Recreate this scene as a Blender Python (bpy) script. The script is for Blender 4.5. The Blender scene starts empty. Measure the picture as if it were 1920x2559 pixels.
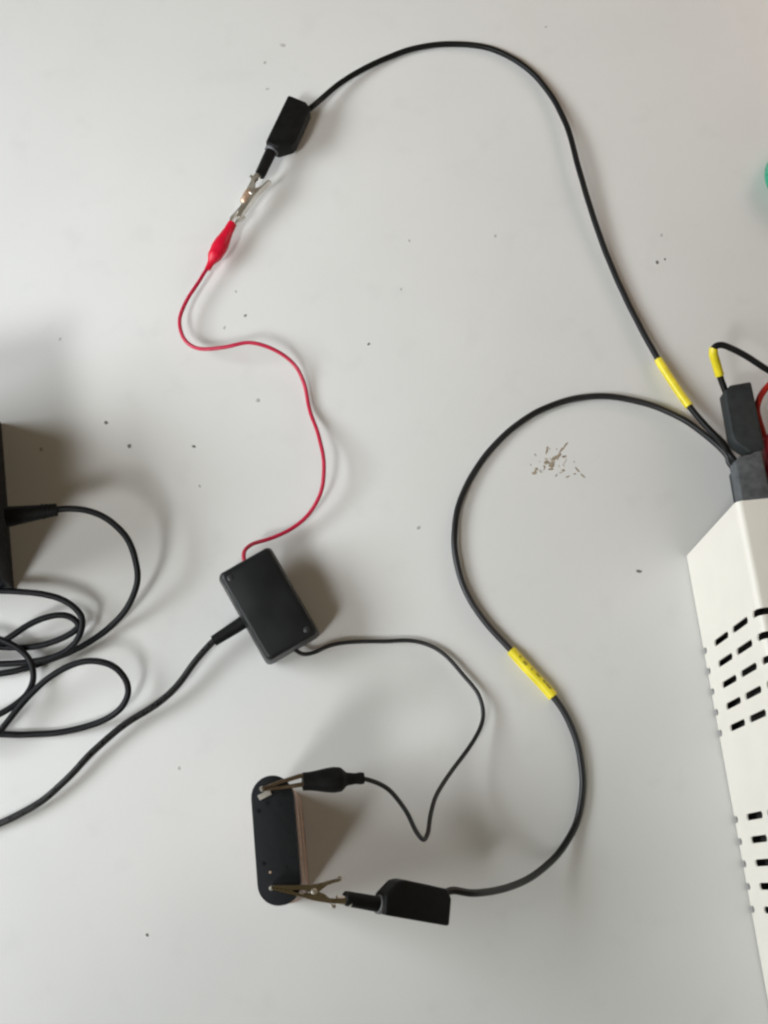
import bpy, bmesh, math, random
from mathutils import Vector, Matrix
random.seed(7)
S = bpy.context.scene
C = S.collection

# ------------------------------------------------------------------ camera
TH, FPX, CAM_H = math.radians(17.5), 2980.0, 0.653
cd = bpy.data.cameras.new("camera"); cam = bpy.data.objects.new("camera", cd); C.objects.link(cam)
cam.location = (0, 0, CAM_H); cam.rotation_euler = (TH, 0, 0)
cd.sensor_fit = 'VERTICAL'; cd.sensor_height = 24.0; cd.lens = 24.0 * FPX / 2559.0
cd.clip_start = 0.01; cd.clip_end = 50
S.camera = cam

# ------------------------------------------------------------------ light
S.view_settings.view_transform = 'Standard'; S.view_settings.look = 'None'
S.view_settings.exposure = 0.0; S.view_settings.gamma = 1.0
S.cycles.filter_width = 2.4
W = bpy.data.worlds.new("World"); S.world = W; W.use_nodes = True
W.node_tree.nodes["Background"].inputs[0].default_value = (1.0, 0.82, 0.48, 1)
W.node_tree.nodes["Background"].inputs[1].default_value = 0.115
MID = Vector((0.0, 0.22, 0.0))

def area_lamp(name, direction, elev, dist, sx, sy, power, col, aim, spread):
    l = bpy.data.lights.new(name, 'AREA'); l.shape = 'RECTANGLE'; l.size = sx; l.size_y = sy
    l.energy = power; l.color = col; l.spread = math.radians(spread)
    o = bpy.data.objects.new(name, l); C.objects.link(o)
    d = Vector((direction[0], direction[1], 0)).normalized() * math.cos(elev) + Vector((0, 0, math.sin(elev)))
    o.location = MID + d * dist
    o.rotation_euler = (o.location - Vector(aim)).to_track_quat('Z', 'Y').to_euler()
    return o
area_lamp('near_window', (-0.60, -0.80), math.radians(46), 2.1, 0.36, 0.56, 0.82, (0.95, 0.98, 1.0), (-0.14, 0.34, 0), 28)
area_lamp('side_window', (-1.0, -0.08), math.radians(31), 1.45, 0.95, 0.50, 13.6, (0.89, 0.95, 1.0), (-0.2, 0.26, 0), 140)
MID = Vector((0.25, 0.58, 0))
area_lamp('warm_fill', (0.8, 0.6), math.radians(38), 0.62, 0.40, 0.30, 0.85, (1.0, 0.80, 0.72), (0.28, 0.60, 0), 120)  # added fill, stands in for warm light bounced from out of frame

# ------------------------------------------------------------------ helpers
def P(px, py, z=0.0):
    """world point seen at photo pixel (px,py) (1920x2559) at height z"""
    d = Vector(((px - 960) / FPX, math.sin(TH) + math.cos(TH) * (1279.5 - py) / FPX,
                -math.cos(TH) + math.sin(TH) * (1279.5 - py) / FPX))
    return Vector((0, 0, CAM_H)) + d * ((z - CAM_H) / d.z)
K = 1920.0 / 1660.0
def Q(x, y, z): return P(x * K, y * K, z)

def mat(name, col, rough=0.5, metal=0.0, spec=0.5, var=0.0, vscale=300.0, bump=0.0, bscale=1500.0, coat=0.0):
    m = bpy.data.materials.new(name); m.use_nodes = True
    nt = m.node_tree; b = nt.nodes["Principled BSDF"]
    b.inputs["Base Color"].default_value = (*col, 1); b.inputs["Roughness"].default_value = rough
    b.inputs["Metallic"].default_value = metal; b.inputs["Specular IOR Level"].default_value = spec
    b.inputs["Coat Weight"].default_value = coat
    tc = nt.nodes.new('ShaderNodeTexCoord')
    if var:
        n = nt.nodes.new('ShaderNodeTexNoise'); n.inputs["Scale"].default_value = vscale; n.inputs["Detail"].default_value = 5
        nt.links.new(tc.outputs["Object"], n.inputs["Vector"])
        r = nt.nodes.new('ShaderNodeMapRange'); r.inputs[1].default_value = 0.3; r.inputs[2].default_value = 0.7
        r.inputs[3].default_value = 1 - var; r.inputs[4].default_value = 1 + var
        nt.links.new(n.outputs["Fac"], r.inputs[0])
        mx = nt.nodes.new('ShaderNodeMix'); mx.data_type = 'RGBA'; mx.blend_type = 'MULTIPLY'; mx.inputs[0].default_value = 1
        mx.inputs[6].default_value = (*col, 1); nt.links.new(r.outputs[0], mx.inputs[7])
        nt.links.new(mx.outputs[2], b.inputs["Base Color"])
        r2 = nt.nodes.new('ShaderNodeMapRange'); r2.inputs[1].default_value = 0.3; r2.inputs[2].default_value = 0.7
        r2.inputs[3].default_value = max(0.02, rough - 0.08); r2.inputs[4].default_value = min(1, rough + 0.08)
        nt.links.new(n.outputs["Fac"], r2.inputs[0]); nt.links.new(r2.outputs[0], b.inputs["Roughness"])
    if bump:
        n2 = nt.nodes.new('ShaderNodeTexNoise'); n2.inputs["Scale"].default_value = bscale; n2.inputs["Detail"].default_value = 3
        nt.links.new(tc.outputs["Object"], n2.inputs["Vector"])
        bp = nt.nodes.new('ShaderNodeBump'); bp.inputs["Strength"].default_value = bump; bp.inputs["Distance"].default_value = 0.0002
        nt.links.new(n2.outputs["Fac"], bp.inputs["Height"]); nt.links.new(bp.outputs[0], b.inputs["Normal"])
    return m

M = dict(
    cable=mat('black_cable_rubber', (0.005, 0.005, 0.005), 0.42, spec=0.22, var=0.2, vscale=200),
    cable2=mat('mottled_cable_rubber', (0.012, 0.012, 0.013), 0.38, spec=0.45, var=0.6, vscale=22),  # greyer and patchier than the other cable
    wire=mat('thin_black_wire', (0.007, 0.007, 0.008), 0.45, var=0.2),
    cord=mat('black_cord_vinyl', (0.006, 0.006, 0.007), 0.5, spec=0.18, var=0.2),
    gloss=mat('glossy_black_cord', (0.006, 0.006, 0.007), 0.32, spec=0.6, var=0.1),
    plug=mat('black_plug_plastic', (0.006, 0.006, 0.006), 0.55, spec=0.16, var=0.3, vscale=250, bump=0.35, bscale=2500),
    plug2=mat('dusty_plug_plastic', (0.024, 0.028, 0.029), 0.6, spec=0.35, var=0.3, vscale=250, bump=0.35, bscale=2500),
    plug3=mat('grey_plug_plastic', (0.10, 0.108, 0.115), 0.6, spec=0.35, var=0.3, vscale=250, bump=0.35, bscale=2500),
    box=mat('black_box_plastic', (0.006, 0.007, 0.0075), 0.42, spec=0.34, var=0.04, vscale=60),
    lid=mat('charcoal_cap_plastic', (0.012, 0.013, 0.014), 0.62, spec=0.14, var=0.15, vscale=400, bump=0.4, bscale=2500),
    navy=mat('adapter_plastic', (0.006, 0.008, 0.013), 0.5, spec=0.2, var=0.2),
    yellow=mat('yellow_sleeve', (0.80, 0.66, 0.02), 0.38, spec=0.5, var=0.13, vscale=140),
    print=mat('dark_print', (0.30, 0.25, 0.02), 0.5),
    red=mat('red_wire', (0.46, 0.008, 0.045), 0.4, var=0.12),
    redboot=mat('red_vinyl_boot', (0.58, 0.003, 0.028), 0.36, var=0.1),
    redplug=mat('red_plug_plastic', (0.40, 0.012, 0.03), 0.45, var=0.1),
    redorange=mat('red_lead', (0.42, 0.02, 0.012), 0.4, var=0.1),
    steel=mat('clip_steel', (0.82, 0.79, 0.74), 0.38, metal=1, var=0.03, vscale=150),
    bronze=mat('clip_bronze', (0.40, 0.35, 0.27), 0.26, metal=1, var=0.03, vscale=150, bump=0.25, bscale=900),
    brown=mat('clip_dull_nickel', (0.42, 0.35, 0.31), 0.2, metal=1, var=0.03, vscale=150, bump=0.25, bscale=900),
    tan=mat('copper_tan', (0.62, 0.44, 0.32), 0.4, metal=0.6, var=0.25, vscale=900),
    copper=mat('brown_body', (0.24, 0.15, 0.12), 0.45, var=0.3, vscale=150),
    cream=mat('cream_enamel', (0.86, 0.82, 0.735), 0.42, spec=0.45, var=0.015, vscale=60, bump=0.25, bscale=1800),
    slot_shade=mat('dark_slot_shade', (0.03, 0.028, 0.026), 0.6, var=0.2),  # shade behind the slots and notches, given as a dark colour
    green=mat('green_plastic', (0.02, 0.36, 0.20), 0.3, var=0.1),
    dirt=mat('dark_dirt', (0.15, 0.142, 0.13), 0.9, var=0.4, vscale=2000),
    dust=mat('grey_dust', (0.40, 0.39, 0.37), 0.9, var=0.3, vscale=2000),
    residue=mat('brown_residue', (0.30, 0.245, 0.175), 0.7, var=0.45, vscale=1200),
    screw=mat('dark_screw', (0.05, 0.05, 0.052), 0.4, metal=0.6),
    rim=mat('grey_edge', (0.12, 0.12, 0.125), 0.45, var=0.2),
)

def table_material():
    m = bpy.data.materials.new('white_laminate'); m.use_nodes = True; nt = m.node_tree; b = nt.nodes["Principled BSDF"]
    tc = nt.nodes.new('ShaderNodeTexCoord')
    def noise(scale, det, lo, hi, a, c):
        n = nt.nodes.new('ShaderNodeTexNoise'); n.inputs["Scale"].default_value = scale; n.inputs["Detail"].default_value = det
        nt.links.new(tc.outputs["Object"], n.inputs["Vector"])
        r = nt.nodes.new('ShaderNodeMapRange'); r.inputs[1].default_value = lo; r.inputs[2].default_value = hi
        r.inputs[3].default_value = a; r.inputs[4].default_value = c
        nt.links.new(n.outputs["Fac"], r.inputs[0]); return n, r
    _, broad = noise(9, 4, 0.3, 0.7, 0.975, 1.02)
    _, smudge = noise(45, 6, 0.58, 0.80, 1.0, 0.94)
    _, grain = noise(1400, 2, 0.3, 0.7, 0.985, 1.015)
    p1 = nt.nodes.new('ShaderNodeMath'); p1.operation = 'MULTIPLY'
    p2 = nt.nodes.new('ShaderNodeMath'); p2.operation = 'MULTIPLY'
    nt.links.new(broad.outputs[0], p1.inputs[0]); nt.links.new(smudge.outputs[0], p1.inputs[1])
    nt.links.new(p1.outputs[0], p2.inputs[0]); nt.links.new(grain.outputs[0], p2.inputs[1])
    mx = nt.nodes.new('ShaderNodeMix'); mx.data_type = 'RGBA'; mx.blend_type = 'MULTIPLY'; mx.inputs[0].default_value = 1
    mx.inputs[6].default_value = (0.66, 0.655, 0.635, 1); nt.links.new(p2.outputs[0], mx.inputs[7])
    nt.links.new(mx.outputs[2], b.inputs["Base Color"])
    _, rr = noise(60, 5, 0.3, 0.7, 0.30, 0.40); nt.links.new(rr.outputs[0], b.inputs["Roughness"])
    b.inputs["Specular IOR Level"].default_value = 0.4
    n2 = nt.nodes.new('ShaderNodeTexNoise'); n2.inputs["Scale"].default_value = 900; nt.links.new(tc.outputs["Object"], n2.inputs["Vector"])
    bp = nt.nodes.new('ShaderNodeBump'); bp.inputs["Strength"].default_value = 0.12; bp.inputs["Distance"].default_value = 0.0001
    nt.links.new(n2.outputs["Fac"], bp.inputs["Height"]); nt.links.new(bp.outputs[0], b.inputs["Normal"])
    return m

def thing(name, label, cat, loc, group=None):
    o = bpy.data.objects.new(name, None); C.objects.link(o); o.location = loc; o.empty_display_size = 0.01
    o['label'] = label; o['category'] = cat
    if group: o['group'] = group
    return o
def wloc(o):
    v = Vector(o.location)
    while o.parent: o = o.parent; v = v + o.location
    return v
def obj(name, bm, m, parent=None, smooth=True, label=None, angle=40):
    """bm is in world coordinates"""
    bmesh.ops.recalc_face_normals(bm, faces=bm.faces)
    me = bpy.data.meshes.new(name)
    if parent:
        bmesh.ops.translate(bm, verts=bm.verts, vec=-wloc(parent))
    bm.to_mesh(me); bm.free()
    me.materials.append(M[m] if isinstance(m, str) else m)
    if smooth:
        me.shade_smooth(); me.set_sharp_from_angle(angle=math.radians(angle))
    o = bpy.data.objects.new(name, me); C.objects.link(o)
    if parent: o.parent = parent
    if label: o['label'] = label
    return o

def spline(pts, n=10):
    """Catmull-Rom (centripetal-ish) resample"""
    pts = [Vector(p) for p in pts]; out = []
    ext = [pts[0] * 2 - pts[1]] + pts + [pts[-1] * 2 - pts[-2]]
    for i in range(1, len(ext) - 2):
        p0, p1, p2, p3 = ext[i - 1:i + 3]
        t0 = 0; t1 = t0 + max((p1 - p0).length, 1e-6) ** .5; t2 = t1 + max((p2 - p1).length, 1e-6) ** .5; t3 = t2 + max((p3 - p2).length, 1e-6) ** .5
        for k in range(n):
            t = t1 + (t2 - t1) * k / n
            a1 = p0 * ((t1 - t) / (t1 - t0)) + p1 * ((t - t0) / (t1 - t0))
            a2 = p1 * ((t2 - t) / (t2 - t1)) + p2 * ((t - t1) / (t2 - t1))
            a3 = p2 * ((t3 - t) / (t3 - t2)) + p3 * ((t - t2) / (t3 - t2))
            b1 = a1 * ((t2 - t) / (t2 - t0)) + a2 * ((t - t0) / (t2 - t0))
            b2 = a2 * ((t3 - t) / (t3 - t1)) + a3 * ((t - t1) / (t3 - t1))
            out.append(b1 * ((t2 - t) / (t2 - t1)) + b2 * ((t - t1) / (t2 - t1)))
    out.append(pts[-1])
    # gentle smoothing takes out the wobble of hand-read points
    for _ in range(6):
        out = [out[0]] + [(out[i - 1] + out[i] * 2 + out[i + 1]) / 4 for i in range(1, len(out) - 1)] + [out[-1]]
    w = random.random() * 9                               # leads never lie perfectly true
    L = 0; res = [out[0]]
    for i in range(1, len(out) - 1):
        L += (out[i] - out[i - 1]).length; f = min(1, i / 14, (len(out) - 1 - i) / 14)
        res.append(out[i] + Vector((math.sin(L * 310 + w) + .6 * math.sin(L * 121 + 2 * w), math.cos(L * 270 + w) + .6 * math.sin(L * 143), 0.4 * math.sin(L * 190 + w))) * (0.00005 * f))
    return res + [out[-1]]

def tube(bm, path, r, seg=14, flat=1.0, cap=True):
    """sweep; r a number or function of 0..1; flat squashes along the frame's up"""
    n = len(path); rings = []
    up = Vector((0, 0, 1))
    for i, p in enumerate(path):
        t = (path[min(i + 1, n - 1)] - path[max(i - 1, 0)]).normalized()
        u = up - t * up.dot(t)
        if u.length < 1e-4: u = Vector((1, 0, 0)) - t * t.x
        u.normalize(); s = t.cross(u)
        rr = r(i / (n - 1)) if callable(r) else r
        rings.append([bm.verts.new(p + s * (math.cos(a) * rr) + u * (math.sin(a) * rr * flat))
                      for a in (2 * math.pi * k / seg for k in range(seg))])
    for a, b in zip(rings, rings[1:]):
        for k in range(seg):
            bm.faces.new((a[k], a[(k + 1) % seg], b[(k + 1) % seg], b[k]))
    if cap:
        bm.faces.new(rings[0][::-1]); bm.faces.new(rings[-1])
    return rings
def cut(path, a, b):
    """sub-path between the points nearest to a and b"""
    ia = min(range(len(path)), key=lambda i: (path[i] - a).length); ib = min(range(len(path)), key=lambda i: (path[i] - b).length)
    return path[min(ia, ib):max(ia, ib) + 1]
def straight(a, b, n=12): return [a.lerp(b, i / n) for i in range(n + 1)]

def prism(bm, poly, z0, z1, mtx, bevel=0.0, segs=2):
    b2 = bmesh.new()
    vs = [b2.verts.new((x, y, z0)) for x, y in poly]
    f = b2.faces.new(vs)
    e = bmesh.ops.extrude_face_region(b2, geom=[f])
    bmesh.ops.translate(b2, verts=[v for v in e['geom'] if isinstance(v, bmesh.types.BMVert)], vec=(0, 0, z1 - z0))
    bmesh.ops.recalc_face_normals(b2, faces=b2.faces)
    if bevel:
        bmesh.ops.bevel(b2, geom=list(b2.edges), offset=bevel, segments=segs, profile=0.6, affect='EDGES', clamp_overlap=True)
    bmesh.ops.transform(b2, matrix=mtx, verts=b2.verts)
    me = bpy.data.meshes.new('tmp'); b2.to_mesh(me); b2.free(); bm.from_mesh(me); bpy.data.meshes.remove(me)
def frame(origin, along, up=Vector((0, 0, 1))):
    x = along.normalized(); z = (up - x * up.dot(x)).normalized(); y = z.cross(x)
    return Matrix(((x.x, y.x, z.x, origin.x), (x.y, y.y, z.y, origin.y), (x.z, y.z, z.z, origin.z), (0, 0, 0, 1)))
def lathe(bm, prof, mtx, seg=24, sy=1.0, sz=1.0):
    rings = [[bm.verts.new(mtx @ Vector((x, math.cos(a) * r * sy, math.sin(a) * r * sz))) for a in (2 * math.pi * k / seg for k in range(seg))] for x, r in prof]
    for a, b in zip(rings, rings[1:]):
        for k in range(seg): bm.faces.new((a[k], a[(k + 1) % seg], b[(k + 1) % seg], b[k]))
    bm.faces.new(rings[0][::-1]); bm.faces.new(rings[-1])

# ------------------------------------------------------------------ the tabletop
bm = bmesh.new()
v = [bm.verts.new(p) for p in ((-0.9, -0.5, 0), (0.9, -0.5, 0), (0.9, 1.2, 0), (-0.9, 1.2, 0))]
f = bm.faces.new(v); e = bmesh.ops.extrude_face_region(bm, geom=[f])
bmesh.ops.translate(bm, verts=[q for q in e['geom'] if isinstance(q, bmesh.types.BMVert)], vec=(0, 0, -0.025))
t = obj('tabletop', bm, table_material(), smooth=False); t['kind'] = 'structure'

# ------------------------------------------------------------------ cream instrument case on the right
u_dir = Vector((0.0996, -0.995, 0)).normalized()           # along the left wall, away from the far corner
w_dir = Vector((0.995, 0.0996, 0)).normalized()            # across the case
c0 = Vector((0.1715, 0.1796, 0.0))
HT, WD, LN, RC = 0.100, 0.15, 0.29, 0.0035
case = thing('instrument_case', 'cream metal instrument case with rows of black vent slots along its side', 'instrument', c0 + w_dir * WD / 2 + u_dir * LN / 2)
# unrolled section: s=0 at the bottom edge of the left wall, up, round the corner, across the top, down the right wall
arc = RC * math.pi / 2
def section(s):
    L = HT - RC
    if s <= L: return 0.0, s
    s -= L
    if s <= arc:
        a = s / RC; return RC - RC * math.cos(a), L + RC * math.sin(a)
    s -= arc
    T = WD - 2 * RC
    if s <= T: return RC + s, HT
    s -= T
    if s <= arc:
        a = s / RC; return WD - RC + RC * math.sin(a), L + RC * math.cos(a)
    s -= arc
    return WD, max(0.0, L - s)
STOT = 2 * (HT - RC) + 2 * arc + WD - 2 * RC
slot_s = [(-0.006, 0.0055)] + [(0.0215 + 0.0345 * k, 0.0485 + 0.0345 * k) for k in range(2)] + [(0.0912 + 0.0345 * k, 0.0912 + 0.0345 * k + 0.027) for k in range(4)]
rows = [0.0552 + 0.0113 * k for k in range(5)] + [0.1458 + 0.0113 * k for k in range(5)]
SW = 0.0034
sb = {0.0, STOT}
for a, b in slot_s: sb |= {max(a, 0.0), b, b - 0.0009}; sb |= {a + 0.0009} if a > 0 else set()
for k in range(17):
    sb.add(HT - RC + arc * k / 16); sb.add(HT - RC + arc + (WD - 2 * RC) + arc * k / 16)
for a in (0.014, 0.0355, 0.07): sb.add(a)
ub = {0.0, LN}
CH = 0.0006
for r in rows: ub |= {r - SW / 2, r + SW / 2, r - SW / 2 + 0.0008, r + SW / 2 - 0.0008}
ub |= {0.02, 0.04, 0.12, 0.13, 0.22, 0.25}
sb = sorted(sb); ub = sorted(ub)
bm = bmesh.new(); grid = {}
def gv(i, j):
    if (i, j) not in grid:
        x, z = section(sb[i]); grid[i, j] = bm.verts.new(c0 + w_dir * x + u_dir * ub[j] + Vector((0, 0, z + 0.0008)))
    return grid[i, j]
for i in range(len(sb) - 1):
    for j in range(len(ub) - 1):
        sm, um = (sb[i] + sb[i + 1]) / 2, (ub[j] + ub[j + 1]) / 2
        hs = [(a, b) for a, b in slot_s if a < sm < b]; hu = [r for r in rows if abs(um - r) < SW / 2]
        if hs and hu:
            a, b = hs[0]
            tip = min(sm - a, b - sm) < 0.0009; edge = SW / 2 - abs(um - hu[0]) < 0.0008
            if not (tip and edge): continue          # slots have rounded ends
        bm.faces.new((gv(i, j), gv(i, j + 1), gv(i + 1, j + 1), gv(i + 1, j)))
shell = obj('case_shell', bm, 'cream', case, angle=35)
md = shell.modifiers.new('thickness', 'SOLIDIFY'); md.thickness = 0.0008; md.offset = -1
es = shell.modifiers.new('crisp_edges', 'EDGE_SPLIT'); es.split_angle = math.radians(20)
fr = Matrix(((w_dir.x, u_dir.x, 0, c0.x), (w_dir.y, u_dir.y, 0, c0.y), (0, 0, 1, 0), (0, 0, 0, 1)))
def case_box(name, m, x0, x1, y0, y1, z0, z1, bev=0.0006):
    bm = bmesh.new(); prism(bm, [(x0, y0), (x1, y0), (x1, y1), (x0, y1)], z0, z1, fr, bev); return obj(name, bm, m, case)
case_box('front_panel', 'cream', 0.0014, WD - 0.0014, 0.0006, 0.003, 0.0016, HT - 0.0008)
case_box('rear_panel', 'cream', 0.0014, WD - 0.0014, LN - 0.003, LN - 0.0006, 0.0016, HT - 0.0008)
case_box('base_plate', 'slot_shade', 0.0010, WD - 0.0010, 0.0032, LN - 0.0032, 0.0008, 0.0050, 0.0002)  # plate coloured dark so the bottom notches look shaded
case_box('slot_shade', 'slot_shade', 0.006, WD - 0.012, 0.012, LN - 0.012, 0.004, HT - 0.010)  # unseen dark block added so the vent slots look black

# ------------------------------------------------------------------ plugs and clips
def plug(parent, rear, front, side, m='plug', thick=0.011, m2=None):
    """stackable plug. rear = rear corner of its straight side, front = end of the pin shroud on that side"""
    A = frame(rear, front - rear) @ Matrix.Diagonal((1, side, 1, 1))
    L = (front - rear).length; k = L / 0.0575
    poly = [(0, 0), (0.001, 0.0125), (0.0042, 0.0167), (0.029, 0.0172), (0.0325, 0.0160), (0.0385, 0.0088), (0.0370, 0.0)]
    bm = bmesh.new(); prism(bm, [(x * k, y) for x, y in poly], -thick / 2, thick / 2, A, 0.0016, 3)
    body = obj('plug', bm, m, parent)
    bm = bmesh.new(); lathe(bm, [(0.036 * k, 0.0042), (0.0365 * k, 0.0044), (0.0388 * k, 0.0044), (0.0392 * k, 0.0040)], A @ Matrix.Translation((0, 0.0042, 0)), 20)
    obj('collar', bm, 'rim', body)
    bm = bmesh.new(); lathe(bm, [(0.038 * k, 0.0036), (0.0405 * k, 0.0036), (0.0555 * k, 0.0034), (0.0572 * k, 0.0032), (0.0575 * k, 0.0026)], A @ Matrix.Translation((0, 0.0042, 0)), 20)
    obj('pin_shroud', bm, m2 or m, body)
    return A, k
def plug_exit(A): return A @ Vector((0.0035, 0.0138, 0)), A @ Vector((-0.002, 0.0165, 0))

def croc(name, label, tip, rear, side, m, tint=None):
    """bare spring clip; +y*side is the side of the sprung lever"""
    o = thing(name, label, 'crocodile clip', (tip + rear) / 2)
    A = frame(tip, tip - rear) @ Matrix.Diagonal((1, side, 1, 1)); L = (tip - rear).length; k = L / 0.038
    def channel(bm, outer, inner, hw=0.0022, t=0.0004):
        poly = outer + inner[::-1]
        for s in (-1, 1):
            z = s * hw
            prism(bm, [(x * k, y * k) for x, y in poly], z - t / 2, z + t / 2, A)
        for (x0, y0), (x1, y1) in zip(outer, outer[1:]):      # web along the outer edge
            d = Vector((x1 - x0, y1 - y0)); n = Vector((-d.y, d.x)).normalized() * t
            inw = n if (n.y > 0) == (inner[0][1] >= outer[0][1]) else -n
            prism(bm, [(x0 * k, y0 * k), (x1 * k, y1 * k), (x1 * k + inw.x, y1 * k + inw.y), (x0 * k + inw.x, y0 * k + inw.y)], -hw, hw, A)
    def teeth(x0, x1, y0, y1, amp, n):
        out = []
        for i in range(n + 1):
            t = i / n; out.append((x0 + (x1 - x0) * t, y0 + (y1 - y0) * t + (amp if i % 2 else 0)))
        return out
    bm = bmesh.new()
    channel(bm, [(0.0005, -0.0010), (-0.012, -0.0021), (-0.022, -0.0033), (-0.030, -0.0034), (-0.038, -0.0026)],
            teeth(0.0005, -0.010, -0.0002, -0.0003, 0.0006, 10) + [(-0.016, -0.0012), (-0.021, 0.0016), (-0.026, 0.0008), (-0.030, -0.0012), (-0.038, 0.0004)])
    fixed = obj('fixed_jaw', bm, m, o, angle=30)
    bm = bmesh.new()
    channel(bm, [(0.0005, 0.0013), (-0.012, 0.0030), (-0.020, 0.0043), (-0.027, 0.0066), (-0.0335, 0.0092)],
            teeth(0.0005, -0.010, 0.0004, 0.0005, -0.0005, 10) + [(-0.016, 0.0014), (-0.0205, -0.0006), (-0.0235, 0.0018), (-0.027, 0.0052), (-0.0335, 0.0082)], 0.0027)
    lever = obj('sprung_jaw', bm, m, o, angle=30)
    bm = bmesh.new(); lathe(bm, [(-0.0034, 0.0011), (-0.0032, 0.0014), (0.0032, 0.0014), (0.0034, 0.0011)], A @ Matrix.Translation((-0.0205 * k, 0.0011 * k, 0)) @ Matrix.Rotation(math.pi / 2, 4, 'Y'), 14)
    obj('rivet', bm, 'steel', o)
    bm = bmesh.new()
    coil = [A @ Vector((-0.0205 * k + math.cos(a) * 0.0019, 0.0011 * k + math.sin(a) * 0.0019, -0.0016 + 0.0032 * a / (8 * math.pi))) for a in (8 * math.pi * i / 96 for i in range(97))]
    tube(bm, coil + [A @ Vector((-0.028 * k, 0.0058 * k, 0.0012))], 0.00028, 8)
    obj('spring', bm, 'steel', o)
    bm = bmesh.new(); lathe(bm, [(-0.0335 * k, 0.0019), (-0.036 * k, 0.0022), (-0.0395 * k, 0.0022), (-0.0415 * k, 0.0024)], A @ Matrix.Translation((0, -0.0012 * k, 0)), 16)
    obj('ferrule', bm, 'steel', o)
    # turned-up lever tip and tail ear catch the light
    bm = bmesh.new(); prism(bm, [(-0.0328 * k, 0.0080 * k), (-0.0335 * k, 0.0102 * k), (-0.0342 * k, 0.0102 * k), (-0.0338 * k, 0.0078 * k)], -0.0027, 0.0027, A, 0.0001)
    obj('lever_tip', bm, 'steel', o)
    bm = bmesh.new(); prism(bm, [(-0.0305 * k, -0.0040 * k), (-0.0318 * k, -0.0058 * k), (-0.0335 * k, -0.0056 * k), (-0.0332 * k, -0.0036 * k)], -0.0018, 0.0018, A, 0.0002)
    obj('tail_ear', bm, 'steel', o)
    if tint:
        bm = bmesh.new(); lathe(bm, [(-0.022 * k, 0.0014), (-0.0205 * k, 0.0024), (-0.0125 * k, 0.0024), (-0.011 * k, 0.0014)], A @ Matrix.Translation((0, -0.0016 * k, 0.0012)), 16)
        obj('reflection_cuff', bm, tint, o)  # tan cuff puts the metal clip's warm reflection into colour
    return A

def sleeve(parent, path, a, b, r, marks=None):
    sub = cut(path, a, b); bm = bmesh.new()
    n = len(sub)
    tube(bm, sub, r, 20)
    s = obj('marker_sleeve', bm, 'yellow', parent)
    if marks:
        for t0, t1, ang, wid in marks:      # printed strokes wrapped on the sleeve
            bm = bmesh.new(); pts = []
            m0 = t0 * (n - 1); m1 = t1 * (n - 1); prev = None
            for i in range(7):
                q = m0 + (m1 - m0) * i / 6; k = min(int(q), n - 2); p = sub[k].lerp(sub[k + 1], q - k)
                t = (sub[k + 1] - sub[k]).normalized(); u = (Vector((0, 0, 1)) - t * t.z).normalized(); sd = t.cross(u)
                row = [bm.verts.new(p + (sd * math.cos(w) + u * math.sin(w)) * (r + 0.00006)) for w in (ang - wid, ang - wid / 3, ang + wid / 3, ang + wid)]
                if prev:
                    for c in range(3): bm.faces.new((prev[c], prev[c + 1], row[c + 1], row[c]))
                prev = row
            obj('print_mark', bm, 'print', s)
    return s

RB = 0.00185
# lead 1: long black lead from the case plug over the top to the upper clip
lead = thing('test_lead', 'long black test lead arching across the top of the table to the red clip', 'test lead', P(1130, 110))
A, k = plug(lead, P(722, 250, 0.0105), P(633, 435, 0.0125), 1)
ex, ex2 = plug_exit(A)
A2, _ = plug(lead, P(1898, 1137, 0.0215), P(1898, 1137, 0.0215) + u_dir * 0.0575, -1, 'plug3')
e2, e22 = plug_exit(A2)
path = spline([ex, ex2] + [Q(*p) for p in ((690, 218, .0085), (735, 180, .006), (790, 147, .004), (870, 112, .0026), (925, 99, .0022), (975, 95, .0021), (1025, 98, .0021), (1070, 108, .0021), (1140, 148, .0024),
        (1195, 212, .0036), (1228, 280, .0052), (1247, 350, .0060), (1280, 462, .0050), (1320, 572, .0036), (1370, 680, .0034), (1420, 772, .0045), (1455, 828, .0058), (1490, 878, .0075), (1530, 925, .011), (1562, 957, .016))] + [e22, e2], 12)
bm = bmesh.new(); tube(bm, path, RB); obj('cable', bm, 'cable', lead)
sleeve(lead, path, Q(1421, 776, .0045), Q(1488, 877, .0075), 0.00255)

# lead 2: S-shaped black lead from under the case plug to the lower clip
lead2 = thing('test_lead', 'black test lead in a big S curve with a yellow sleeve midway', 'test lead', P(1150, 1340))
AL, k = plug(lead2, P(1109, 2312, 0.046), P(856, 2268, 0.0745), -1)
ex, ex2 = plug_exit(AL)
A3, _ = plug(lead2, P(1895, 1157, 0.0062), P(1895, 1157, 0.0062) + u_dir * 0.0575, -1, 'plug2')
e3, e33 = plug_exit(A3)
path = spline([e3, e33] + [Q(*p) for p in ((1572, 985, .0065), (1545, 957, .0056), (1480, 908, .0042), (1400, 873, .0030), (1310, 856, .0024), (1230, 864, .0021), (1150, 896, .0021), (1080, 950, .0022), (1025, 1020, .0026), (992, 1090, .0030),
        (982, 1160, .0032), (988, 1220, .0032), (1010, 1285, .0030), (1050, 1345, .0028), (1100, 1400, .0029), (1150, 1455, .0029), (1200, 1510, .0028), (1235, 1570, .0024), (1255, 1640, .0021), (1259, 1710, .0021), (1243, 1785, .0026), (1200, 1852, .008), (1140, 1900, .018), (1080, 1922, .030), (1020, 1930, .041))] + [ex2, ex], 12)
bm = bmesh.new(); tube(bm, path, RB); obj('cable', bm, 'cable2', lead2)
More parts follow.
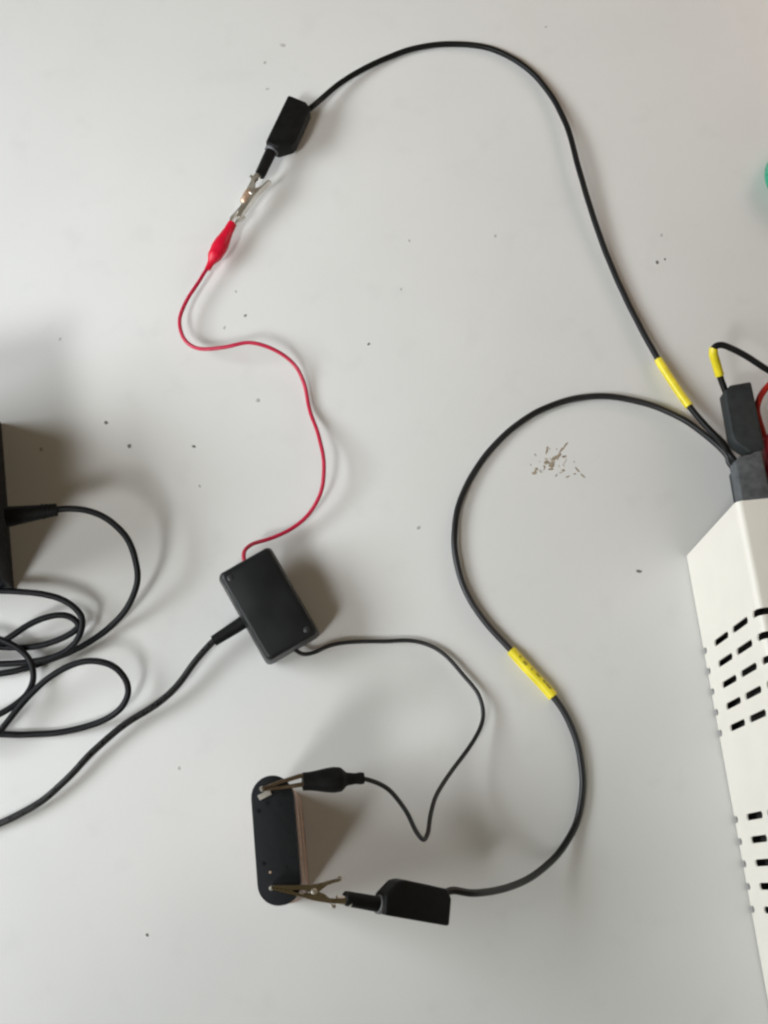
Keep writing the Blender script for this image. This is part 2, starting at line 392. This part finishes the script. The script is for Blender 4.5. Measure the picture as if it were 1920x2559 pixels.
sleeve(lead2, path, Q(1103, 1402, .0029), Q(1198, 1507, .0028), 0.0029,
       [(0.16, 0.20, 1.85, 0.22), (0.27, 0.35, 1.75, 0.28), (0.44, 0.47, 1.9, 0.20), (0.55, 0.63, 2.0, 0.24), (0.70, 0.76, 2.05, 0.24), (0.77, 0.88, 2.05, 0.26)])

# lead 3: plug in the back of lead 1's plug, cable leaving to the right
lead3 = thing('test_lead', 'short black lead with a bent yellow sleeve above its plug at the right edge', 'test lead', P(1850, 1040))
r3 = P(1871, 962, 0.0215)
A4, _ = plug(lead3, r3, r3 + u_dir * 0.0640, -1, 'plug2')
e4, e44 = plug_exit(A4)
path = spline([e4] + [Q(*p) for p in ((1556, 814, .025), (1548, 785, .030), (1541, 763, .034), (1545, 749, .036), (1559, 745, .037), (1582, 753, .037), (1615, 771, .036), (1660, 800, .034), (1720, 836, .028), (1800, 890, .015), (1880, 950, .003))], 10)
bm = bmesh.new(); tube(bm, path, RB); obj('cable', bm, 'cable', lead3)
sleeve(lead3, path, Q(1555, 810, .026), Q(1541.5, 752, .0356), 0.0026)

# red lead partly hidden behind the black plugs
lead4 = thing('test_lead', 'red test lead and red plug just behind the black plugs at the right edge', 'test lead', P(1915, 1100))
r4 = P(1969, 1080, 0.012)
A5, _ = plug(lead4, r4, r4 + u_dir * 0.0575, -1, 'redplug')
e5, e55 = plug_exit(A5)
path = spline([e5] + [Q(*p) for p in ((1638, 899, .016), (1636, 880, .018), (1645, 853, .020), (1670, 825, .021), (1720, 800, .018), (1790, 790, .004), (1850, 800, .003))], 10)
bm = bmesh.new(); tube(bm, path, RB); obj('cable', bm, 'redorange', lead4)

# bare clips pushed on the two lead ends
sh = A @ Vector((0.0575 * k, 0.0042, 0))
tipU = P(597, 545, 0.0105); tU = tipU
croc('crocodile_clip', 'small bare metal spring clip between the upper black plug and the red clip', tU, sh + (tU - sh).normalized() * 0.0005, 1, 'steel', 'tan')
shL = AL @ Vector((0.0570 * k, 0.0042, 0))
tL = P(683, 2219, 0.0842)
croc('crocodile_clip', 'bronze coloured spring clip on the lower plug gripping the tall box', tL, shL, -1, 'bronze')

# ------------------------------------------------------------------ red clip lead
def boot_lead(name, label, front, tail, prof, mboot, mwire, wire_pts, rw, jaw_tip, jaw_base, sz=0.85, mjaw='steel'):
    o = thing(name, label, 'clip lead', Vector(((front.x + tail.x) / 2, (front.y + tail.y) / 2, 0)))
    A = frame(front, tail - front); L = (tail - front).length
    bm = bmesh.new(); pr = []
    for i in range(33):                                   # smooth profile
        t = i / 32
        for (a, ra), (b, rb) in zip(prof, prof[1:]):
            if a <= t <= b:
                w = (t - a) / (b - a); w = w * w * (3 - 2 * w); pr.append((t * L, ra + (rb - ra) * w)); break
    lathe(bm, pr, A, 28, 1.0, sz); obj('boot', bm, mboot, o, angle=60)
    bm = bmesh.new(); path = spline([tail - (tail - front).normalized() * 0.003] + wire_pts, 10); tube(bm, path, rw, 12); obj('wire', bm, mwire, o)
    J = frame(jaw_tip, jaw_tip - jaw_base); LJ = (jaw_tip - jaw_base).length
    for s in (-1, 1):
        bm = bmesh.new()
        prism(bm, [(0, 0.0002 * s), (0, 0.0009 * s), (-LJ * .45, 0.0021 * s), (-LJ, 0.0030 * s), (-LJ - 0.003, 0.0026 * s), (-LJ - 0.003, 0.0012 * s), (-LJ * .55, 0.0006 * s), (-LJ * .3, 0.0002 * s)], -0.0017, 0.0017, J, 0.0002, 1)
        jw = obj('jaw', bm, mjaw, o, angle=30)
        bm = bmesh.new()
        for i in range(5):
            x = -0.0008 - i * LJ * 0.07
            prism(bm, [(x, 0.0003 * s), (x - LJ * .03, -0.0004 * s), (x - LJ * .06, 0.0003 * s)], -0.0012, 0.0012, J)
        obj('teeth', bm, mjaw, jw, angle=20)
    return o, J, LJ
redpts = [Q(*p) for p in ((444, 586, .0085), (428, 612, .0085), (402, 652, .0085), (388, 692, .0085), (398, 733, .009), (428, 753, .0105), (482, 751, .0135), (538, 740, .0145), (592, 755, .012), (636, 787, .007), (658, 830, .0035),
        (668, 882, .0035), (688, 938, .009), (700, 1000, .0125), (695, 1060, .011), (670, 1108, .0085), (630, 1143, .0075), (580, 1165, .009), (545, 1176, .014), (529, 1190, .018), (527, 1204, .0195), (530, 1218, .0195))]
o, J, LJ = boot_lead('clip_lead', 'thin red lead with a red rubber boot on its clip', P(582, 557, 0.0100), P(519, 673, 0.0085),
    [(0, .0028), (.12, .0031), (.52, .0050), (.68, .0046), (.9, .0021), (1, .0019)], 'redboot', 'red', redpts, 0.00115, P(616, 508, 0.0120), P(589, 548, 0.0105))
bm = bmesh.new(); prism(bm, [(-LJ - 0.001, -0.0026), (-LJ + 0.004, -0.0048), (-LJ + 0.0045, -0.0042), (-LJ, -0.0016)], -0.0012, 0.0012, J, 0.0001)
obj('lever_tip', bm, 'steel', o)

# ------------------------------------------------------------------ tall box with a rounded black cap
ZT = 0.078
a = P(560 + .3614 * 330, 1860 + .3614 * 215, ZT); b = P(560 + .3614 * 400, 1860 + .3614 * 1117, ZT)
ax = (b - a); ax.z = 0; Lt = ax.length; Rt = 0.0099
cen = (a + b) / 2; cen = Vector((cen.x - 0.0006, cen.y, 0))
tall = thing('component_box', 'tall brown sided box under a charcoal cap with rounded ends', 'component box', cen)
Fb = frame(cen, ax)
def stadium(r, half, n=14):
    o = []
    for k in range(n + 1):
        w = -math.pi / 2 + math.pi * k / n; o.append((half - r + r * math.cos(w), r * math.sin(w)))
    for k in range(n + 1):
        w = math.pi / 2 + math.pi * k / n; o.append((-half + r + r * math.cos(w), r * math.sin(w)))
    return o
bm = bmesh.new(); prism(bm, stadium(Rt, Lt / 2), ZT - 0.010, ZT, Fb, 0.0005, 2); cap = obj('cap', bm, 'lid', tall)
bm = bmesh.new(); prism(bm, stadium(Rt - 0.0006, Lt / 2 - 0.0006), 0.0, ZT - 0.0102, Fb, 0.0004, 1); bodyo = obj('body', bm, 'copper', tall)
for zz in (0.018, 0.045):
    bm = bmesh.new(); prism(bm, stadium(Rt - 0.0003, Lt / 2 - 0.0003), zz, zz + 0.0012, Fb, 0.0002, 1); obj('band', bm, 'tan', bodyo)
def capdot(px, py, r, m, name, h=0.0004):
    p = P(px, py, ZT); bm = bmesh.new()
    lathe(bm, [(-0.0002, r), (h * .6, r), (h, r * .7)], Matrix.Translation(p) @ Matrix.Rotation(-math.pi / 2, 4, 'Y'), 14); obj(name, bm, m, cap)
for zx, zy in ((240, 462), (385, 415), (300, 405), (275, 825), (430, 850), (320, 885)):
    capdot(560 + .3614 * zx, 1860 + .3614 * zy, 0.0011 if zx != 320 else 0.0006, 'cord' if zx != 320 else 'tan', 'cap_dot', 0.0001)
def lug(p, q, w, m='steel'):
    bm = bmesh.new(); d = q - p; prism(bm, [(0, -w / 2), (d.length, -w / 2), (d.length, w / 2), (0, w / 2)], 0.0, 0.0010, frame(p, d), 0.0002, 1); obj('terminal_lug', bm, m, cap)
lug(P(560 + .3614 * 240, 1860 + .3614 * 372, ZT + .0001), P(560 + .3614 * 325, 1860 + .3614 * 330, ZT + .0001), 0.0026)
bm = bmesh.new(); lathe(bm, [(-0.0004, 0.0012), (0.0030, 0.0012), (0.0034, 0.0009)], Matrix.Translation(P(680, 2219, ZT)) @ Matrix.Rotation(-math.pi / 2, 4, 'Y'), 16); obj('terminal_post', bm, 'steel', cap)
bm = bmesh.new(); lathe(bm, [(-0.0004, 0.0012), (0.0026, 0.0012), (0.0030, 0.0009)], Matrix.Translation(P(656, 1972, ZT)) @ Matrix.Rotation(-math.pi / 2, 4, 'Y'), 16); obj('terminal_post', bm, 'steel', cap)

# black clip lead to the tall box
blk = [Q(*p) for p in ((793, 1684, .073), (838, 1704, .070), (878, 1753, .058), (903, 1803, .045), (916, 1815, .040), (925, 1800, .037), (930, 1762, .032), (946, 1712, .024), (990, 1647, .014), (1030, 1590, .008), (1045, 1545, .006), (1034, 1500, .005),
        (1000, 1457, .004), (950, 1405, .0035), (890, 1384, .003), (830, 1386, .003), (760, 1387, .004), (712, 1395, .005), (675, 1411, .006), (655, 1413, .0065), (642, 1407, .0085), (630, 1396, .0095))]
boot_lead('clip_lead', 'thin black lead with a black rubber boot clipped to the tall box', P(560 + .3614 * 545, 1860 + .3614 * 258, 0.0815), P(560 + .3614 * 968, 1860 + .3614 * 234, 0.0755),
    [(0, .0042), (.05, .0043), (.52, .0060), (.60, .0058), (.74, .0030), (.86, .0026), (.95, .0029), (1, .0026)], 'plug', 'wire', blk, 0.00115,
    P(655, 1973, 0.0825), P(752, 1950, 0.0815), mjaw='brown')

# ------------------------------------------------------------------ small black box in the middle
ZB = 0.0220
# the stiff red wire holds its upper end a little off the table
pa, pb, pc, pd = [P(480 + .3012 * x, 1320 + .3012 * y, z) for x, y, z in ((640, 148, .0335), (1042, 860, .0245), (640, 1112, .0240), (222, 388, .0330))]
ax = ((pb - pa) + (pc - pd)) / 2; Lx = ax.length; ay = ((pa - pd) + (pb - pc)) / 2; Ly = ay.length
nrm = ax.cross(ay).normalized()
if nrm.z < 0: nrm = -nrm
cen = (pa + pb + pc + pd) / 4 - nrm * ZB
jb = thing('junction_box', 'small black plastic box with red and black wires leaving its ends', 'junction box', cen)
Fj = frame(cen, ax, nrm)
def rrect(lx, ly, r, n=5):
    o = []
    for sx, sy, w0 in ((1, -1, -90), (1, 1, 0), (-1, 1, 90), (-1, -1, 180)):
        for k in range(n + 1):
            w = math.radians(w0 + 90 * k / n); o.append((sx * (lx / 2 - r) + r * math.cos(w), sy * (ly / 2 - r) + r * math.sin(w)))
    return o
bm = bmesh.new(); n = None; rings = []
for z, g in ((0.0, 0.0008), (0.001, 0.0016), (0.015, 0.0009), (ZB - 0.0022, 0.0002), (ZB - 0.0010, -0.0001), (ZB - 0.0003, -0.0007), (ZB, -0.0016)):
    rings.append([bm.verts.new(Fj @ Vector((x, y, z))) for x, y in rrect(Lx + 2 * g, Ly + 2 * g, 0.003)])
for a_, b_ in zip(rings, rings[1:]):
    for i in range(len(a_)): bm.faces.new((a_[i], a_[(i + 1) % len(a_)], b_[(i + 1) % len(a_)], b_[i]))
bm.faces.new(rings[0][::-1]); bm.faces.new(rings[-1])
jcase = obj('case', bm, 'box', jb, angle=50)
for sx, sy in ((-1, -1), (1, 1), (1, -1), (-1, 1)):
    bm = bmesh.new(); lathe(bm, [(-0.0004, 0.0017), (0.0002, 0.0017), (0.0004, 0.0012)], Fj @ Matrix.Translation((sx * (Lx / 2 - 0.0045), sy * (Ly / 2 - 0.0045), ZB)) @ Matrix.Rotation(-math.pi / 2, 4, 'Y'), 16)
    if (sx, sy) in ((1, 1), (-1, -1)): obj('screw', bm, 'screw', jcase)
    else: bm.free()

# its mains-side cord
cord = thing('power_cable', 'thick black cord running from the small box down to the left edge', 'cord', P(400, 1700))
s0, s1 = Q(533, 1340, .013), Q(462, 1385, .0115)
bm = bmesh.new(); tube(bm, straight(s0, s1), lambda t: 0.0038 - 0.0008 * t, 18); obj('strain_relief', bm, 'plug', cord)
path = spline([s1.lerp(s0, .15), s1] + [Q(*p) for p in ((448, 1399, .0108), (420, 1432, .0095), (382, 1483, .008), (340, 1521, .007), (270, 1565, .006), (200, 1625, .0055), (140, 1688, .005), (80, 1738, .004), (0, 1779, .003), (-70, 1803, .002), (-130, 1815, .002))], 12)
bm = bmesh.new(); tube(bm, path, 0.0019); obj('cable', bm, 'gloss', cord)

# ------------------------------------------------------------------ tall black adapter at the left edge
b1 = Vector((-0.2074, 0.1586, 0)); b0 = b1 + Vector((-0.0171, 0.1014, 0)).normalized() * 0.104
adir = (b1 - b0).normalized(); La = (b1 - b0).length
ad = thing('power_adapter', 'tall black power adapter standing at the left edge of the photo', 'power adapter', b0.lerp(b1, .5) + Vector((-0.03, 0, 0)))
Fa = frame(b0, adir)            # +x along face toward viewer, -y side is ... the body lies to -X world
sgn = 1 if (Fa.to_3x3() @ Vector((0, 1, 0))).x < 0 else -1
def abox(name, m, x0, x1, y0, y1, z0, z1, bev, parent=ad):
    bm = bmesh.new(); y0, y1 = sorted((y0 * sgn, y1 * sgn)); prism(bm, [(x0, y0), (x1, y0), (x1, y1), (x0, y1)], z0, z1, Fa, bev, 3); return obj(name, bm, m, parent)
ac = abox('lower_shell', 'navy', 0, La, 0, 0.055, 0, 0.030, 0.002)
abox('seam', 'rim', 0.0012, La - 0.0012, 0.0012, 0.054, 0.0298, 0.0318, 0.0003)
abox('upper_shell', 'navy', 0, La, 0, 0.055, 0.0316, 0.078, 0.002)

coil = thing('power_cable', 'black power cable looping in coils below the adapter at the left edge', 'cable', P(200, 1650))
def Z4(zx, zy, z): return P(.3614 * zx, 1400 + .3614 * zy, z)
p0, p1 = Q(14, 1117, .040), Q(124, 1101, .038)
bm = bmesh.new(); tube(bm, straight(p0, p1, 16), lambda t: 0.0058 - 0.0026 * t, 18, 0.9); cp = obj('barrel_plug', bm, 'plug', coil)
for i in range(4):
    t = 0.72 + i * 0.08; c = p0.lerp(p1, t); d = (p1 - p0).normalized() * 0.0007
    bm = bmesh.new(); tube(bm, straight(c - d, c + d, 2), 0.0061 - 0.0026 * t, 18, 0.9); obj('grip_rib', bm, 'plug', cp)
pts = [p0.lerp(p1, .8), p1] + [Q(*p) for p in ((150, 1099, .038), (190, 1103, .037), (235, 1123, .034), (273, 1160, .029), (294, 1213, .023), (297, 1258, .018), (277, 1310, .011), (238, 1355, .006), (170, 1401, .004))]
pts += [Z4(400, 668, .0035), Z4(220, 735, .003), Z4(0, 785, .003), Z4(-250, 800, .003), Z4(-480, 740, .004), Z4(-430, 620, .005), Z4(-200, 585, .0055),
        Z4(0, 598, .0055), Z4(180, 604, .0055), Z4(370, 565, .0065), Z4(500, 500, .008), Z4(543, 452, .009), Z4(510, 405, .010), Z4(440, 380, .011), Z4(330, 392, .011), Z4(190, 452, .010), Z4(50, 545, .009), Z4(-120, 640, .008),
        Z4(-300, 620, .008), Z4(-260, 520, .008), Z4(-110, 515, .009), Z4(0, 548, .0095), Z4(100, 592, .0095), Z4(180, 655, .0085), Z4(225, 735, .0085), Z4(230, 830, .0075), Z4(190, 925, .008), Z4(105, 1000, .008), Z4(0, 1062, .008), Z4(-150, 1130, .008), Z4(-260, 1210, .009),
        Z4(-180, 1290, .010), Z4(-60, 1240, .0105), Z4(0, 1182, .0105), Z4(95, 1062, .0115), Z4(215, 925, .013), Z4(350, 805, .015), Z4(500, 722, .017), Z4(640, 695, .018), Z4(780, 730, .017), Z4(862, 812, .014), Z4(888, 905, .011), Z4(850, 1008, .0085), Z4(750, 1090, .0055), Z4(600, 1150, .0035), Z4(400, 1192, .0025), Z4(200, 1206, .0022), Z4(0, 1202, .0022),
        Z4(-250, 1180, .002), Z4(-480, 1050, .002), Z4(-500, 850, .004), Z4(-250, 735, .007), Z4(0, 718, .0075), Z4(200, 705, .0075), Z4(350, 675, .008), Z4(470, 620, .009), Z4(545, 530, .011), Z4(572, 440, .0125), Z4(558, 375, .013), Z4(450, 280, .0135), Z4(300, 235, .0135), Z4(100, 215, .013), Z4(-40, 212, .012)]
path = spline(pts, 10)
bm = bmesh.new(); tube(bm, path, 0.00178, 12); obj('cable', bm, 'cord', coil)

# ------------------------------------------------------------------ green round thing at the right edge
gc = Vector((0.2388 + 0.024, 0.4255, 0))
g = thing('plastic_lid', 'round green plastic lid just showing at the upper right edge', 'lid', gc)
bm = bmesh.new(); lathe(bm, [(0.0, 0.0222), (0.0015, 0.0236), (0.010, 0.0240), (0.0125, 0.0232), (0.0135, 0.0215)], Matrix.Translation(gc) @ Matrix.Rotation(-math.pi / 2, 4, 'Y'), 48)
gb = obj('lid_body', bm, 'green', g)
bm = bmesh.new(); lathe(bm, [(0.0133, 0.0150), (0.0150, 0.0148), (0.0155, 0.0138)], Matrix.Translation(gc) @ Matrix.Rotation(-math.pi / 2, 4, 'Y'), 40)
obj('lid_top', bm, 'green', g)

# ------------------------------------------------------------------ dirt
def lump(bm, c, rx, ry, h, rot, seed):
    rnd = random.Random(seed); n = 9
    ring = []
    for k in range(n):
        w = 2 * math.pi * k / n; q = 0.7 + 0.5 * rnd.random(); x, y = math.cos(w) * rx * q, math.sin(w) * ry * q
        ring.append((x * math.cos(rot) - y * math.sin(rot), x * math.sin(rot) + y * math.cos(rot)))
    lo = [bm.verts.new((c.x + x, c.y + y, 0.0)) for x, y in ring]
    hi = [bm.verts.new((c.x + x * .6, c.y + y * .6, h * (0.7 + 0.4 * rnd.random()))) for x, y in ring]
    for k in range(n): bm.faces.new((lo[k], lo[(k + 1) % n], hi[(k + 1) % n], hi[k]))
    bm.faces.new(hi)
crumbs = [(612, 98, 1.5, 'dust', 'largest grey fleck near the top edge, left of the arching lead'), (573, 135, 1.0, 'dust', 'grey fleck up and left of the upper black plug'),
    (578, 192, .8, 'dust', 'faint fleck just left of the upper black plug'), (885, 520, .9, 'dust', 'faint fleck in the middle of the top arch of cable'), (1070, 510, 1.0, 'dust', 'grey fleck left of the falling side of the long lead'),
    (1430, 508, .8, 'dust', 'faint fleck right of the long lead, above a pair of dark specks'), (1420, 567, 1.0, 'dirt', 'left of two dark specks right of the long lead'), (1437, 560, .8, 'dirt', 'right of two dark specks right of the long lead'),
    (530, 682, .8, 'dirt', 'dark speck above the bend of the red wire'), (485, 708, 1.0, 'dust', 'grey fleck inside the first bend of the red wire'), (797, 743, .8, 'dirt', 'lone dark speck right of the red wire near the picture centre'),
    (867, 625, .8, 'dust', 'faint fleck above the lone speck near the picture centre'), (557, 865, 1.1, 'dust', 'grey fleck left of the second bend of the red wire'), (230, 913, 1.1, 'dirt', 'dark speck by the top corner of the adapter shadow'),
    (280, 964, 1.1, 'dirt', 'narrow dark speck right of the adapter shadow'), (419, 965, .95, 'dirt', 'dark speck midway between the adapter and the red wire'), (90, 970, 1.1, 'dust', 'fleck lying inside the adapter shadow'),
    (432, 1050, .8, 'dust', 'faint fleck left of the red wire, above the small box'), (905, 1140, 1.1, 'dust', 'grey fleck left of the S curve of cable'), (1381, 1234, 1.25, 'dirt', 'largest dark speck, between the S curve and the cream case'),
    (388, 1660, .8, 'dust', 'grey fleck below the glossy cord, left of the tall box'), (318, 2020, .75, 'dirt', 'dark speck at the lower left, below the tall box'), (1180, 58, .7, 'dust', 'tiny fleck above the top of the arching lead'),
    (130, 733, .8, 'dust', 'faint fleck above the adapter at the left edge'), (510, 630, .7, 'dust', 'tiny fleck right of the red boot tail')]
for i, (x, y, r, m, lab) in enumerate(crumbs):
    bm = bmesh.new(); c = Q(x, y, 0); rnd = random.Random(i + 40)
    lump(bm, c, r * .001 * 1.35, r * .001 * (.75 + .4 * rnd.random()), 0.0003 if m == 'dust' else 0.0006, rnd.random() * 3.1, i)
    bmesh.ops.translate(bm, verts=bm.verts, vec=(-c.x, -c.y, 0))
    o = obj('crumb', bm, m); o.location = c
    o['label'] = lab; o['category'] = 'crumb'; o['group'] = 'specks of dirt scattered over the tabletop'
res = thing('residue', 'patch of brown dried scraps on the table inside the S curve of cable', 'residue', P(1385, 1160))
bits = [(420, 640, 1.4, .8, 1.0), (390, 700, 1.5, .9, .4), (600, 330, 1.6, .5, 1.2), (610, 270, .9, .5, .9), (600, 520, 1.8, 1.1, .2), (690, 560, 2.0, 1.3, .7), (680, 640, 1.5, .6, .1), (720, 460, 2.0, .8, .7), (800, 410, 2.4, .9, .8), (860, 300, 2.6, .5, .85), (930, 220, 2.2, .45, .85),
        (900, 420, 1.2, .6, .3), (880, 660, 1.0, .6, 0), (1130, 650, 2.2, .55, -.9), (1220, 750, 1.8, .5, -.7), (1080, 720, 1.0, .4, .1), (960, 770, 1.3, .35, .4), (560, 600, 1.0, .6, 2)]
rr = random.Random(5)
bits += [(650 + rr.gauss(0, 210), 540 + rr.gauss(0, 130), .3 + .9 * rr.random(), .15 + .2 * rr.random(), 3 * rr.random()) for _ in range(24)]
for i, (zx, zy, rx, ry, rot) in enumerate(bits):
    bm = bmesh.new(); lump(bm, P(1280 + .1446 * zx, 1080 + .1446 * zy), rx * .00115, ry * .0013, 0.0003, rot, i + 200); obj('scrap', bm, 'residue', res)
